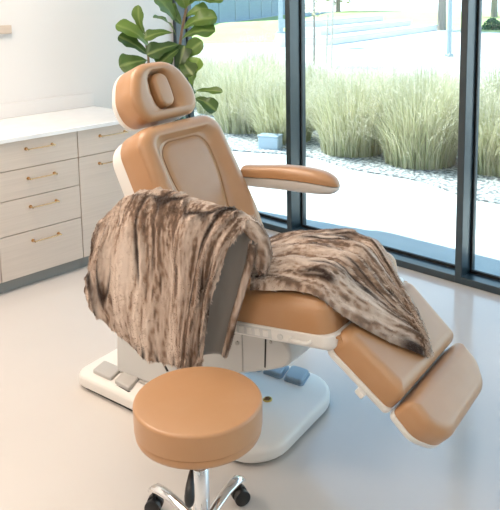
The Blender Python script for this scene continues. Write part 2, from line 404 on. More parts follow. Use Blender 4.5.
# frame() gives the normal (-dz, dw); for the backrest flip it so that +c faces the sitter
def flip(F): return lambda a, b, c: F(a, b, -c)
FBk = flip(FBk)
BC = [(-0.235, -0.03, 0.06), (0.245, -0.03, 0.06), (0.260, 0.13, 0.4), (0.246, 0.592, 0.095), (-0.246, 0.592, 0.095), (-0.252, 0.16, 0.4)]
IC = [(-0.085, 0.07, 0.04), (0.085, 0.07, 0.04), (0.148, 0.36, 0.5), (0.140, 0.515, 0.075), (-0.140, 0.515, 0.075), (-0.148, 0.36, 0.5)]
bm = bmesh.new()
rings = [[FBk(p.x, p.y, -0.150) for p in rpoly(BC, 0.004)], [FBk(p.x, p.y, -0.145) for p in rpoly(BC, 0.0)]]
RT = 0.05
for i in range(9):
    q = PI/2*i/8
    rings.append([FBk(p.x, p.y, -RT + RT*math.sin(q)) for p in rpoly(BC, RT*(1-math.cos(q)))])
o0 = rpoly(BC, RT); i0 = rpoly(IC, 0.0)
for i in range(1, 13):
    f = i/12; c = -0.036*(0.5-0.5*math.cos(PI*min(f*1.0, 1)))
    rings.append([FBk(*(a.lerp(b, f)), c) for a, b in zip(o0, i0)])
rings.append([FBk(p.x, p.y, -0.0395) for p in rpoly(IC, 0.004)])
for e, c in ((0.008, -0.036), (0.03, -0.033), (0.06, -0.031), (0.09, -0.030)): rings.append([FBk(p.x, p.y, c) for p in rpoly(IC, e)])
loft(bm, rings); back = obj('backrest_cushion', bm, M['leather'], chair, sharp=70)
seam('panel_piping', [FBk(p.x, p.y, -0.0365) for p in rpoly(IC, 0.004)], 0.0024, M['stitch'], back)
seam('seam', [FBk(p.x, p.y, -0.036) for p in rpoly(BC, 0.003)], 0.0018, M['leather'], back)
SCn = [(-0.225, -0.03, 0.06), (0.225, -0.03, 0.06), (0.25, 0.16, 0.4), (0.244, 0.585, 0.10), (-0.244, 0.585, 0.10), (-0.25, 0.16, 0.4)]
pad('backrest_shell', SCn, -0.225, -0.143, 0.006, 0.03, FBk, M['shell'], chair)
# bracket carrying the arm rests and the back
slab('back_hinge', [(0.05, 0.50), (0.26, 0.53), (0.26, 0.60), (0.16, 0.74), (0.06, 0.70)], 0.2, M['shellgrey'], chair, 0.012)

# --- headrest
HA = R(66)                                  # steepness of the headrest
hb = Vector((-0.052, 1.236))
FH0 = frame(hb.x, hb.y, -math.cos(HA), math.sin(HA)); FH = flip(FH0)
HC = [(-0.160, -0.006, 0.07), (0.160, -0.006, 0.07), (0.188, 0.10, 0.13), (0.118, 0.248, 0.125), (-0.118, 0.248, 0.125), (-0.188, 0.10, 0.13)]
HI = [(-0.040, 0.045, 0.039), (0.040, 0.045, 0.039), (0.044, 0.12, 0.3), (0.040, 0.195, 0.039), (-0.040, 0.195, 0.039), (-0.044, 0.12, 0.3)]
bm = bmesh.new()
rings = [[FH(p.x, p.y, -0.128) for p in rpoly(HC, 0.01)], [FH(p.x, p.y, -0.12) for p in rpoly(HC, 0.0)]]
RT = 0.035
for i in range(9):
    q = PI/2*i/8
    rings.append([FH(p.x, p.y, -RT + RT*math.sin(q)) for p in rpoly(HC, RT*(1-math.cos(q)))])
o0 = rpoly(HC, RT); i0 = rpoly(HI, -0.012)
for i in range(1, 11):
    f = i/10; c = -0.006*f - 0.03*f**4
    rings.append([FH(*(a.lerp(b, f)), c) for a, b in zip(o0, i0)])
rings.append([FH(p.x, p.y, -0.06) for p in rpoly(HI, -0.006)])
loft(bm, rings); head = obj('headrest_cushion', bm, M['leather'], chair, sharp=70)
seam('seam', [FH(p.x, p.y, -0.026) for p in rpoly(HC, 0.002)], 0.0015, M['leather'], head)
bm = bmesh.new(); loft(bm, pad_rings(HI, -0.058, -0.004, 0.016, 0.0, FH, 0.0)); obj('face_insert', bm, M['leather'], head, sharp=60)
pad('headrest_shell', [(x*1.0, y*1.0, r) for x, y, r in HC], -0.158, -0.12, 0.004, 0.025, FH, M['shell'], chair)
bm = bmesh.new(); tube(bm, [FBk(0, 0.5, -0.16), FBk(0, 0.60, -0.155), FH(0, 0.06, -0.14)], 0.022, 14); obj('headrest_post', bm, M['shellgrey'], chair)

# --- arm rests
def arm_rest(side):
    ring_n = 20
    prof = [(0.05, 0.955, 0.858), (0.12, 0.962, 0.862), (0.25, 0.978, 0.868), (0.38, 0.982, 0.872), (0.46, 0.975, 0.876), (0.510, 0.955, 0.885), (0.532, 0.930, 0.905)]
    PP = [Vector(p) for p in prof]
    def section(t, lower):
        p = catmull(PP, t); w, zt, zb = p
        k = t*(len(prof)-1); endf = max(0.0, min(1.0, (w-0.40)/0.135)); hw = 0.047*math.sqrt(max(0.02, 1-endf**2.4))
        zm = zb + (zt-zb)*0.52
        pts = []
        for j in range(ring_n):
            q = 2*PI*j/ring_n; c, s = math.cos(q), math.sin(q)
            sx = math.copysign(abs(c)**0.6, c)*hw; sz = math.copysign(abs(s)**0.8, s)
            if lower: z = zm - (0.004 if s > 0 else 0) + (min(sz, 0)*(zm-zb) if s < 0 else 0); sx *= 0.97
            else: z = zm + (max(sz, 0)*(zt-zm) if s > 0 else 0)
            pts.append(V(side*0.345+sx, w, z))
        return pts
    r = empty('arm_rest'); r.parent = chair
    for nm, low, mt in (('arm_pad', False, M['leather']), ('arm_shell', True, M['shell'])):
        bm = bmesh.new(); loft(bm, [section(i/40, low) for i in range(41)]); obj(nm, bm, mt, r, sharp=75)
    bm = bmesh.new(); tube(bm, spline([V(side*0.345, 0.07, 0.885), V(side*0.335, 0.035, 0.87), V(side*0.23, 0.03, 0.85)], 10), 0.022, 12); obj('arm_bracket', bm, M['shell'], r)
arm_rest(1); arm_rest(-1)

# ------------------------------------------------------------------ fur throw
throw = empty('fur_throw', CO, CR); throw.scale = (1.072, 1, 1)
tag(throw, 'brown and cream fur throw draped over the arm and seat of the tan chair', 'throw')
def vn(x, y, z=0.0): return noise.noise(Vector((x, y, z)))
class Pile:
    """collects sheet quads and single fur strands with a colour for every vertex"""
    def __init__(s): s.v = []; s.f = []; s.c = []
    def add(s, vs, fs, cs):
        o = len(s.v); s.v += vs; s.c += cs; s.f += [tuple(i+o for i in f) for f in fs]
CREAM = np.array((0.82, 0.69, 0.59)); MID = np.array((0.37, 0.24, 0.165)); DARK = np.array((0.04, 0.022, 0.016))
def fur_colour(a, b, seed, sa, sb):
    """a across the stripes, b along them (metres)"""
    wob = vn(a*3+seed, b*3, seed+1)*0.035
    big = vn(a*4.0+seed, b*2.2, seed)*0.8
    st = vn((a+wob)*22+seed, b*5.5, seed+3)
    med = vn((a+wob)*52, b*7, seed+6)*0.6
    fine = vn(a*130, b*40, seed+9)*0.5
    crack = 1-min(1, abs(vn((a+wob)*13+seed*2, b*2.6, seed+5))*7.5)
    gate = max(0, min(1, vn(a*6+7, b*6, seed+11)*2.6+0.45))
    p = 0.44 + 0.6*big + 0.55*st + med + fine
    return max(0, min(1, p)), min(1, crack*gate*1.35)
def mixc(p, crack):
    c = CREAM*(1-p) + MID*p if p < 0.75 else MID*(1-(p-0.75)*2.2) + DARK*((p-0.75)*2.2)
    return c*(1-crack) + DARK*crack
def fur_sheet(pile, S, na, nb, count, seed, length=0.016, flow=(0, 1), wid=0.0017, lay=0.75, furrow=0.011):
    """S(a, b) -> point; stripes run along b; strands lie towards flow (da, db)"""
    G = [[S(i/na, j/nb) for j in range(nb+1)] for i in range(na+1)]
    la = sum((G[i+1][nb//2]-G[i][nb//2]).length for i in range(na)); lb = sum((G[na//2][j+1]-G[na//2][j]).length for j in range(nb))
    G0 = [r[:] for r in G]
    for i in range(na+1):
        for j in range(nb+1):                        # the pile parts into real furrows
            n = (G0[min(i+1, na)][j]-G0[max(i-1, 0)][j]).cross(G0[i][min(j+1, nb)]-G0[i][max(j-1, 0)])
            p, cr = fur_colour(i/na*la, j/nb*lb, seed, 0, 0)
            if n.length > 1e-9: G[i][j] = G0[i][j] - n.normalized()*(furrow*cr + furrow*0.5*p)
    la = sum((G[i+1][nb//2]-G[i][nb//2]).length for i in range(na)); lb = sum((G[na//2][j+1]-G[na//2][j]).length for j in range(nb))
    N = [[None]*(nb+1) for _ in range(na+1)]; T = [[None]*(nb+1) for _ in range(na+1)]
    for i in range(na+1):
        for j in range(nb+1):
            da = G[min(i+1, na)][j]-G[max(i-1, 0)][j]; db = G[i][min(j+1, nb)]-G[i][max(j-1, 0)]
            n = da.cross(db); n = n.normalized() if n.length > 1e-9 else Vector((0, 0, 1)); N[i][j] = n
            t = da.normalized()*flow[0] + db.normalized()*flow[1]; T[i][j] = t.normalized() if t.length else Vector((0, 0, -1))
    vs = []; cs = []; fs = []
    for i in range(na+1):
        for j in range(nb+1):
            p, cr = fur_colour(i/na*la, j/nb*lb, seed, 0, 0)
            vs.append(G[i][j]); cs.append(mixc(min(1, p+0.15), cr))
    for i in range(na):
        for j in range(nb):
            a = i*(nb+1)+j; fs.append((a, a+nb+1, a+nb+2, a+1))
    pile.add(vs, fs, cs)
    rnd = random.Random(seed); vs = []; cs = []; fs = []
    for _ in range(count):
        x = rnd.random()*na; y = rnd.random()*nb; i = min(int(x), na-1); j = min(int(y), nb-1); u = x-i; v = y-j
        P = G[i][j]*((1-u)*(1-v)) + G[i+1][j]*(u*(1-v)) + G[i+1][j+1]*(u*v) + G[i][j+1]*((1-u)*v)
        n = N[i][j]; t = T[i][j]
        p, cr = fur_colour(x/na*la, y/nb*lb, seed, 0, 0)
        rv = Vector((rnd.uniform(-1, 1), rnd.uniform(-1, 1), rnd.uniform(-1, 1)))
        cl = vn(P.x*45, P.y*45, P.z*45)
        d = (n*(0.55-0.3*cr) + t*lay + rv*0.30 + n.cross(t)*(cl*0.8)).normalized()
        L = length*rnd.uniform(0.65, 1.2)*(1-0.45*cr)
        w = d.cross(n + rv*0.7); w = w.normalized()*wid if w.length > 1e-6 else Vector((wid, 0, 0))
        b = P - n*0.001; o = len(vs)
        tip = P + d*L - n*(0.10*L) ; mid = P + d*(L*0.5) + n*(0.06*L)
        vs += [b-w, b+w, mid-w*0.8, mid+w*0.8, tip]
        root = mixc(min(1, p+0.22), cr); tipc = mixc(max(0, p-0.18), cr*0.8)*rnd.uniform(0.88, 1.12)
        cs += [root, root, (root+tipc)*0.5, (root+tipc)*0.5, tipc]
        fs += [(o, o+1, o+3, o+2), (o+2, o+3, o+4)]
    pile.add(vs, fs, cs)
def build_pile(pile, name, mat, parent):
    me = bpy.data.meshes.new(name); me.from_pydata([tuple(v) for v in pile.v], [], pile.f)
    at = me.color_attributes.new('tint', 'FLOAT_COLOR', 'POINT')
    c = np.ones((len(pile.v), 4), dtype=np.float32); c[:, :3] = np.array(pile.c); at.data.foreach_set('color', c.ravel())
    return link(name, me, mat, parent)
# drape over the near arm: columns from the left hem to the front edge
cols = [
 [(-.25, -.075, .80), (-.30, -.085, .86), (-.38, -.085, .875), (-.42, -.09, .82), (-.43, -.11, .73), (-.44, -.145, .60)],
 [(-.24, .02, .86), (-.30, .02, .945), (-.37, .02, .97), (-.43, .02, .89), (-.46, .0, .70), (-.46, .0, .505)],
 [(-.22, .18, .88), (-.29, .18, 1.00), (-.37, .19, 1.02), (-.44, .20, .93), (-.47, .19, .69), (-.47, .18, .445)],
 [(-.22, .34, .85), (-.29, .35, .985), (-.37, .36, .998), (-.44, .36, .91), (-.46, .35, .68), (-.46, .335, .435)],
 [(-.22, .46, .83), (-.29, .48, .972), (-.37, .485, .988), (-.44, .47, .90), (-.45, .43, .68), (-.45, .395, .44)],
 [(-.24, .55, .83), (-.29, .575, .955), (-.36, .575, .968), (-.41, .548, .885), (-.42, .487, .70), (-.425, .428, .455)]]
cols = [[V(*p) for p in c] for c in cols]
def SA_(a, b):
    P = catmull([catmull(c, b) for c in cols], a)
    k = min(1, max(0, (b-0.22)/0.35)); fold = (math.sin(a*21+1.2*math.sin(b*4)) + 0.6*math.sin(a*37+b*3+1))*0.0085*k
    lump = vn(a*5, b*6, 2.2)*0.014 + vn(a*13, b*9, 5.5)*0.006
    return P + Vector((-1, 0, 0.25))*(fold+lump)
pile = Pile()
fur_sheet(pile, SA_, 130, 130, 60000, 3, 0.022, (0.15, 1), 0.0019)
# the fur turned round the front edge (its other face is the lining) and the cuff in front of the arm
cuff = [V(-.34, .535, .962), V(-.325, .582, .945), V(-.31, .604, .90), V(-.30, .606, .85), V(-.285, .59, .80), V(-.26, .575, .765)]
crad = [0.020, 0.028, 0.030, 0.030, 0.026, 0.018]
def tube_sheet(path, rads, out=Vector((0, 0, 1))):
    def S(a, b):
        p = catmull(path, b); q = catmull(path, min(1, b+0.02)) - catmull(path, max(0, b-0.02)); t = q.normalized()
        u = t.cross(Vector((1, 0.2, 0.1))).normalized(); w = t.cross(u)
        r = rads[0]; x = b*(len(rads)-1); i = min(int(x), len(rads)-2); r = rads[i]*(1-x+i)+rads[i+1]*(x-i)
        return p + (u*math.cos(2*PI*a) - w*math.sin(2*PI*a))*r*(1+0.15*vn(b*5, a*3, 1.1))
    return S
fur_sheet(pile, tube_sheet(cuff, crad), 18, 20, 4200, 11, 0.017, (0, 1), furrow=0.003)
edge = [V(-.35, .602, .905), V(-.345, .588, .84), V(-.352, .553, .72), V(-.365, .520, .60), V(-.372, .488, .475)]
fur_sheet(pile, tube_sheet(edge, [0.013, 0.013, 0.012, 0.011, 0.010]), 12, 24, 2600, 12, 0.011, (0, 1), furrow=0.003)
# part lying over the seat and the leg rest
def top_z(w):
    zs = SZ + (w-SW)*math.tan(SA) + 0.082/math.cos(SA)
    wl = w; zl = 0.530 + (w-0.875)*math.tan(LA) + 0.095/math.cos(LA)
    k = 0.03; d = zs-zl; h = max(0, min(1, 0.5+0.5*(zl-zs)/k))
    return zl*(1-h) + zs*h - k*h*(1-h)
near = [(-.275, .535), (-.27, .60), (-.255, .69), (-.255, .80), (-.22, .89), (-.135, .995), (-.055, 1.062), (-.03, 1.085)]
far = [(-.10, .36), (.08, .345), (.22, .40), (.285, .55), (.262, .675), (.195, .80), (.10, .945), (-.01, 1.085)]
near = [Vector((u, w, 0)) for u, w in near]; far = [Vector((u, w, 0)) for u, w in far]
def SB_(a, b):
    n = catmull(near, a); f = catmull(far, a)
    p = n.lerp(f, b)
    e = min(b, 1-b); ea = min(1, (1-a)/0.06, 1.0)
    rise = math.sqrt(max(0, 1-(1-min(1, e/0.14))**2))
    ridge = 0.5+0.5*math.cos(2*PI*(4.2*b+0.55*a + 0.12*vn(a*3, b*2, 4)))
    hump = 0.030*math.exp(-((a-0.30)/0.25)**2)*math.sin(PI*min(1, b*1.05))
    h = 0.006 + rise*(0.030 + 0.032*ridge*(1-0.35*a) + hump*1.0 + 0.010*vn(a*9, b*7, 8)) 
    h *= (0.35+0.65*math.sqrt(ea)) if a > 0.94 else 1
    z = top_z(p.y) + h
    if abs(p.x) > 0.25: z -= (abs(p.x)-0.25)*0.35
    return V(p.x, p.y, z)
fur_sheet(pile, lambda a, b: SB_(b, a), 100, 120, 42000, 21, 0.020, (0.0, 1), 0.0018)
fur = build_pile(pile, 'fur', M['fur'], throw)
# lining: grey inside of the front edge, seen between the two fur edges
bm = bmesh.new()
L0 = [SA_(1.0, t)+V(0.02, -0.025, 0.0)-V(0, 0, 0) for t in (0.48, 0.56, 0.66, 0.76, 0.87, 0.985)]
L1 = [catmull(edge, t) for t in (0.0, 0.16, 0.36, 0.58, 0.8, 1.0)]
ringsA = []
for i in range(31):
    t = i/30; p = catmull(L0, t); q = catmull(L1, t); row = []
    for j in range(9):
        f = j/8; row.append(p.lerp(q, f) + Vector((1, 0.3, 0))*(0.018*math.sin(PI*f) + 0.006*vn(f*4, t*5, 3)))
    ringsA.append(row)
vs = [[bm.verts.new(p) for p in r] for r in ringsA]
for a, b in zip(vs[:-1], vs[1:]):
    for j in range(8): bm.faces.new((a[j], a[j+1], b[j+1], b[j]))
lin = obj('lining', bm, M['lining'], throw); lin['label'] = 'smooth grey lining shown at the turned front edge'
so = lin.modifiers.new('thickness', 'SOLIDIFY'); so.thickness = 0.004

# ------------------------------------------------------------------ stool
stool = empty('rolling_stool', (1.353, 1.558, 0)); stool.scale = (1.025, 1.025, 1); tag(stool, 'round tan padded stool on a chrome wheeled base in front of the chair', 'stool')
bm = bmesh.new(); pr = [(0.02, 0.412), (0.178, 0.412), (0.185, 0.415), (0.188, 0.422), (0.1885, 0.437), (0.1865, 0.4395), (0.191, 0.442)]
for i in range(9):
    q = PI/2*i/8; pr.append((0.182+0.010*math.cos(q), 0.510+0.010*math.sin(q)))
pr += [(0.16, 0.5215), (0.10, 0.523), (0.01, 0.5235)]
lathe(bm, pr, 72); st = obj('seat', bm, M['leather'], stool, sharp=60)
bm = bmesh.new(); lathe(bm, [(0.1865, 0.4385), (0.1885, 0.4395), (0.1865, 0.4405)], 72); obj('seam', bm, M['stitch'], st)
bm = bmesh.new(); lathe(bm, [(0.10, 0.400), (0.11, 0.4115), (0.02, 0.4115)], 32); obj('seat_plate', bm, M['rubber'], stool)
bm = bmesh.new(); lathe(bm, [(0.016, 0.26), (0.016, 0.400)], 24); obj('piston', bm, M['chrome'], stool)
bm = bmesh.new(); lathe(bm, [(0.027, 0.085), (0.027, 0.29), (0.025, 0.293), (0.017, 0.293)], 28); obj('column', bm, M['chrome'], stool, sharp=50)
bm = bmesh.new()
d = Vector((-0.72, -0.62, 0)).normalized()
tube(bm, [Vector((0, 0, 0.398)), d*0.10+Vector((0, 0, 0.398)), d*0.17+Vector((0, 0, 0.391))], 0.0045, 8)
tube(bm, spline([d*0.160+Vector((0, 0, 0.396)), d*0.185+Vector((0, 0, 0.384)), d*0.210+Vector((0, 0, 0.352)), d*0.218+Vector((0, 0, 0.325))], 10),
     [0.005, 0.0065, 0.008, 0.0095, 0.012, 0.0135, 0.0145, 0.014, 0.011, 0.004], 12)
obj('height_lever', bm, M['rubber'], stool)
bm = bmesh.new(); lathe(bm, [(0.036, 0.066), (0.038, 0.088), (0.030, 0.10), (0.027, 0.102)], 28); obj('hub', bm, M['chrome'], stool, sharp=60)
for k in range(5):
    an = R(16 + 72*k); d = Vector((math.cos(an), math.sin(an), 0)); sd = Vector((-d.y, d.x, 0))
    rings = []
    for r_, z_, w_, h_ in ((0.02, 0.083, 0.021, 0.018), (0.08, 0.096, 0.019, 0.016), (0.15, 0.103, 0.018, 0.014), (0.20, 0.101, 0.020, 0.014), (0.235, 0.093, 0.021, 0.016), (0.256, 0.080, 0.017, 0.013), (0.262, 0.070, 0.010, 0.006)):
        rings.append([d*r_ + sd*(w_*math.cos(2*PI*j/16)) + Vector((0, 0, z_ + h_*math.sin(2*PI*j/16)*(1 if math.sin(2*PI*j/16) > 0 else 0.35))) for j in range(16)])
    bm = bmesh.new(); loft(bm, rings); lg = obj('leg', bm, M['chrome'], stool, sharp=70)
    ca = empty('caster'); ca.parent = stool
    ph = an + (0.9 if k == 0 else 2.2 if k == 1 else k)
    ax = Vector((math.cos(ph), math.sin(ph), 0)); c0 = d*0.245 + Vector((0, 0, 0.0275))
    for s in (-1, 1):
        bm = bmesh.new()
        tube(bm, [c0+ax*(s*0.006), c0+ax*(s*0.008), c0+ax*(s*0.022), c0+ax*(s*0.025)], [0.024, 0.0268, 0.0268, 0.022], 26); obj('wheel', bm, M['rubber'], ca, sharp=40)
    bm = bmesh.new(); tube(bm, [c0+Vector((0, 0, 0.0)), c0+Vector((0, 0, 0.055))], 0.0055, 10); tube(bm, [c0-ax*0.006, c0+ax*0.006], 0.02, 18); obj('caster_stem', bm, M['rubber'], ca)

# ------------------------------------------------------------------ fig plant in the corner
PLX, PLY = 3.40, 4.15
plant = empty('potted_fig', (PLX, PLY, 0)); tag(plant, 'leafy green fig plant in the corner behind the headrest, beside the window', 'plant')
bm = bmesh.new(); lathe(bm, [(0.13, 0.001), (0.15, 0.02), (0.185, 0.34), (0.19, 0.36), (0.178, 0.36), (0.165, 0.33), (0.01, 0.33)], 48); obj('pot', bm, M['pot'], plant, sharp=60)
bm = bmesh.new(); lathe(bm, [(0.166, 0.325), (0.163, 0.338), (0.05, 0.345), (0.005, 0.345)], 36); obj('soil', bm, M['soil'], plant)
LV = []   # leaf mesh: base, tip, up vector, half width, shade
# (base, tip) in plant space: x along the cabinets, y towards the corner wall, z height
LEAVES = [
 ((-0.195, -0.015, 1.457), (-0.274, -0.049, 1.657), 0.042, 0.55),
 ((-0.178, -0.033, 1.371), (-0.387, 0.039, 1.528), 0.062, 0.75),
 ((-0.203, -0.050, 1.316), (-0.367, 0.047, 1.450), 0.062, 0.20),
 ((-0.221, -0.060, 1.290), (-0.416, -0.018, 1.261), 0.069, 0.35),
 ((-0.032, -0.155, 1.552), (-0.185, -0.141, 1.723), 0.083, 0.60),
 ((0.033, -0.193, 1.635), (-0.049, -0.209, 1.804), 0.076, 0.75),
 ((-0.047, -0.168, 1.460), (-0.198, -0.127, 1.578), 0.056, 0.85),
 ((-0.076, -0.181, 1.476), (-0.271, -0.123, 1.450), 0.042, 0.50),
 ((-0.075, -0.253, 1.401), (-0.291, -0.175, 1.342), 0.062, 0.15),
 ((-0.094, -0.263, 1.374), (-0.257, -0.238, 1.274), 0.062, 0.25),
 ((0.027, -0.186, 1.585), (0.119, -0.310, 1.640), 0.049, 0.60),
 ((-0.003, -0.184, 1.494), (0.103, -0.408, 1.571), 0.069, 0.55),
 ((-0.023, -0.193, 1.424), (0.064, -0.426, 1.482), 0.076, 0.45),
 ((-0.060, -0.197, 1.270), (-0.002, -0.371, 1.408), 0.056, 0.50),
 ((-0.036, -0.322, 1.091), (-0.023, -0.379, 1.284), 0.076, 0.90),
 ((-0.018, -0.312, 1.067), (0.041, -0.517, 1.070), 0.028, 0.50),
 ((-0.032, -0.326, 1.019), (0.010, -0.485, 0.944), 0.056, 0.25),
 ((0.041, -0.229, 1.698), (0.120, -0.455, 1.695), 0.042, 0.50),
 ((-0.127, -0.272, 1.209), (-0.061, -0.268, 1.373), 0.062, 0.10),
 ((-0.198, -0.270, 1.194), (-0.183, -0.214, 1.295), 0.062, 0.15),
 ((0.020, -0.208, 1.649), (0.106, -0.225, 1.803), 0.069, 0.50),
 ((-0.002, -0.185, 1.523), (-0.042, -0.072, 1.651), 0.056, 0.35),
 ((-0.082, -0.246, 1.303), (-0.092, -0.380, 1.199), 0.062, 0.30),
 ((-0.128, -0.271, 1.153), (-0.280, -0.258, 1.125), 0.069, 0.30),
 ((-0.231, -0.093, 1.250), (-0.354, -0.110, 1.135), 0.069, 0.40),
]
LAMP = 32
def leaf(vs, fs, cs, base, tip, hw, shade, rnd):
    base = Vector(base); tip = Vector(tip); d = tip-base; L = d.length; t = d.normalized()
    up = Vector((-0.62, -0.45, 0.65)) + Vector((rnd.uniform(-.5, .5), rnd.uniform(-.5, .5), rnd.uniform(-.2, .2)))
    n = (up - t*up.dot(t)).normalized(); s = t.cross(n)
    prof = [0.03, 0.06, 0.34, 0.52, 0.60, 0.74, 0.92, 1.0, 0.96, 0.84, 0.60, 0.36, 0.08]; FP = [0, .07, .18, .32, .46, .58, .69, .78, .86, .92, .965, .985, 1.0]
    K = len(prof); M_ = 9; o = len(vs); droop = rnd.uniform(0.05, 0.16)*L
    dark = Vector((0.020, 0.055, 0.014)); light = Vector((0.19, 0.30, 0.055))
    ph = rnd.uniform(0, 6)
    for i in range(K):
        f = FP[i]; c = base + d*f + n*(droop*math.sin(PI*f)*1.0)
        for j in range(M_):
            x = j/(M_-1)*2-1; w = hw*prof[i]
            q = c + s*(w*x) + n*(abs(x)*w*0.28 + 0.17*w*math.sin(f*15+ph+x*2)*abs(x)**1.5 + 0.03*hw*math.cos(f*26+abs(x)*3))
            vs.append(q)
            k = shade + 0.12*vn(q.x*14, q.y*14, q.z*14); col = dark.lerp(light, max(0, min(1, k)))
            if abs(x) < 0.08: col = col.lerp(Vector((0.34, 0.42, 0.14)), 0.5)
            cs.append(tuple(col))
    for i in range(K-1):
        for j in range(M_-1):
            a = o+i*M_+j; fs.append((a, a+1, a+M_+1, a+M_))
rnd = random.Random(5); pl = Pile()
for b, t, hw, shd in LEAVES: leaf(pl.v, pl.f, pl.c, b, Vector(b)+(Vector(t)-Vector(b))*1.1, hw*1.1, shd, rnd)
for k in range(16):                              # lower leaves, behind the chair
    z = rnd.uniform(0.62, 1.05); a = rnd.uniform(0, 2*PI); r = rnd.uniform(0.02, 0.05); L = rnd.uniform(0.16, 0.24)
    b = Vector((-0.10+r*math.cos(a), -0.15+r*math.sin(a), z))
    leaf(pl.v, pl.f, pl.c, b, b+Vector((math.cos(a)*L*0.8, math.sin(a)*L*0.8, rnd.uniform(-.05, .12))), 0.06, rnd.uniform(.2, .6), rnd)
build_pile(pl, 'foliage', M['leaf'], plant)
bm = bmesh.new()
def stem(pts, r0, r1):
    p = spline(pts, 22); tube(bm, p, [r0+(r1-r0)*i/21 for i in range(22)], 8)
stem([(-0.02, -0.02, 0.33), (-0.12, -0.05, 0.7), (-0.214, -0.068, 1.183), (-0.201, -0.037, 1.323), (-0.205, -0.005, 1.457)], 0.014, 0.006)
stem([(0.02, 0.0, 0.33), (-0.06, -0.14, 0.7), (-0.107, -0.221, 1.076), (-0.074, -0.212, 1.251), (-0.035, -0.195, 1.389), (0.003, -0.19, 1.53), (0.051, -0.197, 1.705), (0.063, -0.209, 1.79)], 0.016, 0.007)
obj('stem', bm, M['stem'], plant)

# ------------------------------------------------------------------ outside
def flat(name, poly, z, mat, kind='structure'):
    bm = bmesh.new(); n = len(poly)
    a = [bm.verts.new((x, y, z)) for x, y in poly]; b = [bm.verts.new((x, y, z-0.06)) for x, y in poly]
    bm.faces.new(a); bm.faces.new(list(reversed(b)))
    for i in range(n): bm.faces.new((a[i], b[i], b[(i+1) % n], a[(i+1) % n]))
    o = obj(name, bm, mat, None, False); o['kind'] = kind; return o
flat('pavement', [(XG+0.05, -60), (120, -60), (120, 120), (XG+0.05, 120)], -0.012, M['pave'])
gp = [(5.76+0.12*math.sin(y*1.7)+0.08*math.sin(y*4.1), y) for y in [-6+0.25*i for i in range(85)]]
flat('gravel_bed', gp[::-1] + [(9.3, -6), (9.3, 15)], 0.004, M['gravel'])
flat('lawn', [(16, 24.5), (19.6, 21.45), (24.4, 17.9), (30, 20.5), (51, 44.0), (28.6, 31.3)], -0.002, M['lawn'])
flat('lawn', [(30.9, 17.35), (38, 16.2), (58, 26), (62, 46), (46, 38), (31, 21)], -0.002, M['lawn'])
flat('lawn', [(30.6, 16.6), (29.0, 12.0), (39, 13.5), (50, 20), (38.5, 15.8)], -0.004, M['lawn'])

# ornamental grass clumps
def clump_mesh(seed, n, h, spread):
    r = random.Random(seed); p = Pile()
    for i in range(n):
        a = r.uniform(0, 2*PI); r0 = 0.34*math.sqrt(r.random()); lean = r.uniform(0.02, 1.0)**1.1*spread
        low = i % 4 == 0
        hh = (h*r.uniform(0.25, 0.6) if low else h*r.uniform(0.6, 1.08))*(1-0.25*lean/spread); ln = a + r.uniform(-.8, .8)
        if low: lean *= 0.75
        droop = r.uniform(0, 0.45)*hh*(lean/spread)
        b = Vector((r0*math.cos(a), r0*math.sin(a), 0.0)); dv = Vector((math.cos(ln), math.sin(ln), 0))
        sd = Vector((-dv.y, dv.x, 0)).lerp(dv, r.uniform(-.6, .6)).normalized(); w = r.uniform(0.0035, 0.0065)
        g = r.random(); col = Vector((0.38, 0.41, 0.19)).lerp(Vector((0.72, 0.66, 0.47)), g)
        vs = []; K = 5
        for k in range(K+1):
            f = k/K; c = b + dv*(lean*f**1.7) + Vector((0, 0, hh*f - droop*max(0, f-0.5)**1.3*2.4))
            ww = w*(1-0.85*f); vs += [c-sd*ww, c+sd*ww]
        fs = [(2*k, 2*k+1, 2*k+3, 2*k+2) for k in range(K)]
        p.add(vs, fs, [tuple(col.lerp(Vector((0.66, 0.60, 0.42)), 0.55*(k//2)/K)) for k in range(2*K+2)])
        if r.random() < 0.30:                     # feathery seed head
            tip = (vs[-1]+vs[-2])/2; dd = (dv*0.5+Vector((0, 0, 0.6 - lean))).normalized(); tt = []; 
            for m in range(9):
                q = tip + dd*(0.018*m-0.05); o1 = Vector((r.uniform(-1, 1), r.uniform(-1, 1), r.uniform(-.3, 1)))*0.022
                p.add([q, q+o1+dd*0.012, q+o1*0.9+dd*0.018+sd*0.004], [(0, 1, 2)], [(0.78, 0.70, 0.55)]*3)
    me = bpy.data.meshes.new('grass_clump')
    me.from_pydata([tuple(v) for v in p.v], [], p.f)
    at = me.color_attributes.new('tint', 'FLOAT_COLOR', 'POINT'); c = np.ones((len(p.v), 4), dtype=np.float32); c[:, :3] = np.array(p.c); at.data.foreach_set('color', c.ravel())
    me.materials.append(M['blade']); return me
CM = [clump_mesh(s, 2200, hh, sp) for s, hh, sp in ((1, 0.98, 0.42), (2, 0.90, 0.46), (3, 1.02, 0.40))]
rr = random.Random(12)
def clump(x, y, s, i):
    o = bpy.data.objects.new('grass_clump', CM[i % 3]); COL.objects.link(o); o.location = (x, y, 0.002); o.rotation_euler = (0, 0, rr.uniform(0, 6)); o.scale = (s, s, s*rr.uniform(0.92, 1.06)); return o
front = [(6.6, 6.55, 1.0), (6.45, 5.70, 0.95), (6.42, 4.68, 1.0), (6.44, 3.84, 1.05), (6.65, 3.12, 0.95), (6.45, 2.35, 0.95), (6.8, 1.5, 1.0)]
fl = ['pale tufted grass clump in the front row, furthest left behind the plant leaves', 'tufted grass clump directly behind the blue grey bed edging box',
      'tall grass clump in the front row just right of the left window post', 'widest grass clump in the middle of the central window pane',
      'grass clump in the front row just left of the right window post', 'grass clump in front of the brown panel in the right window bay', 'grass clump in the front row beyond the right edge of the photo']
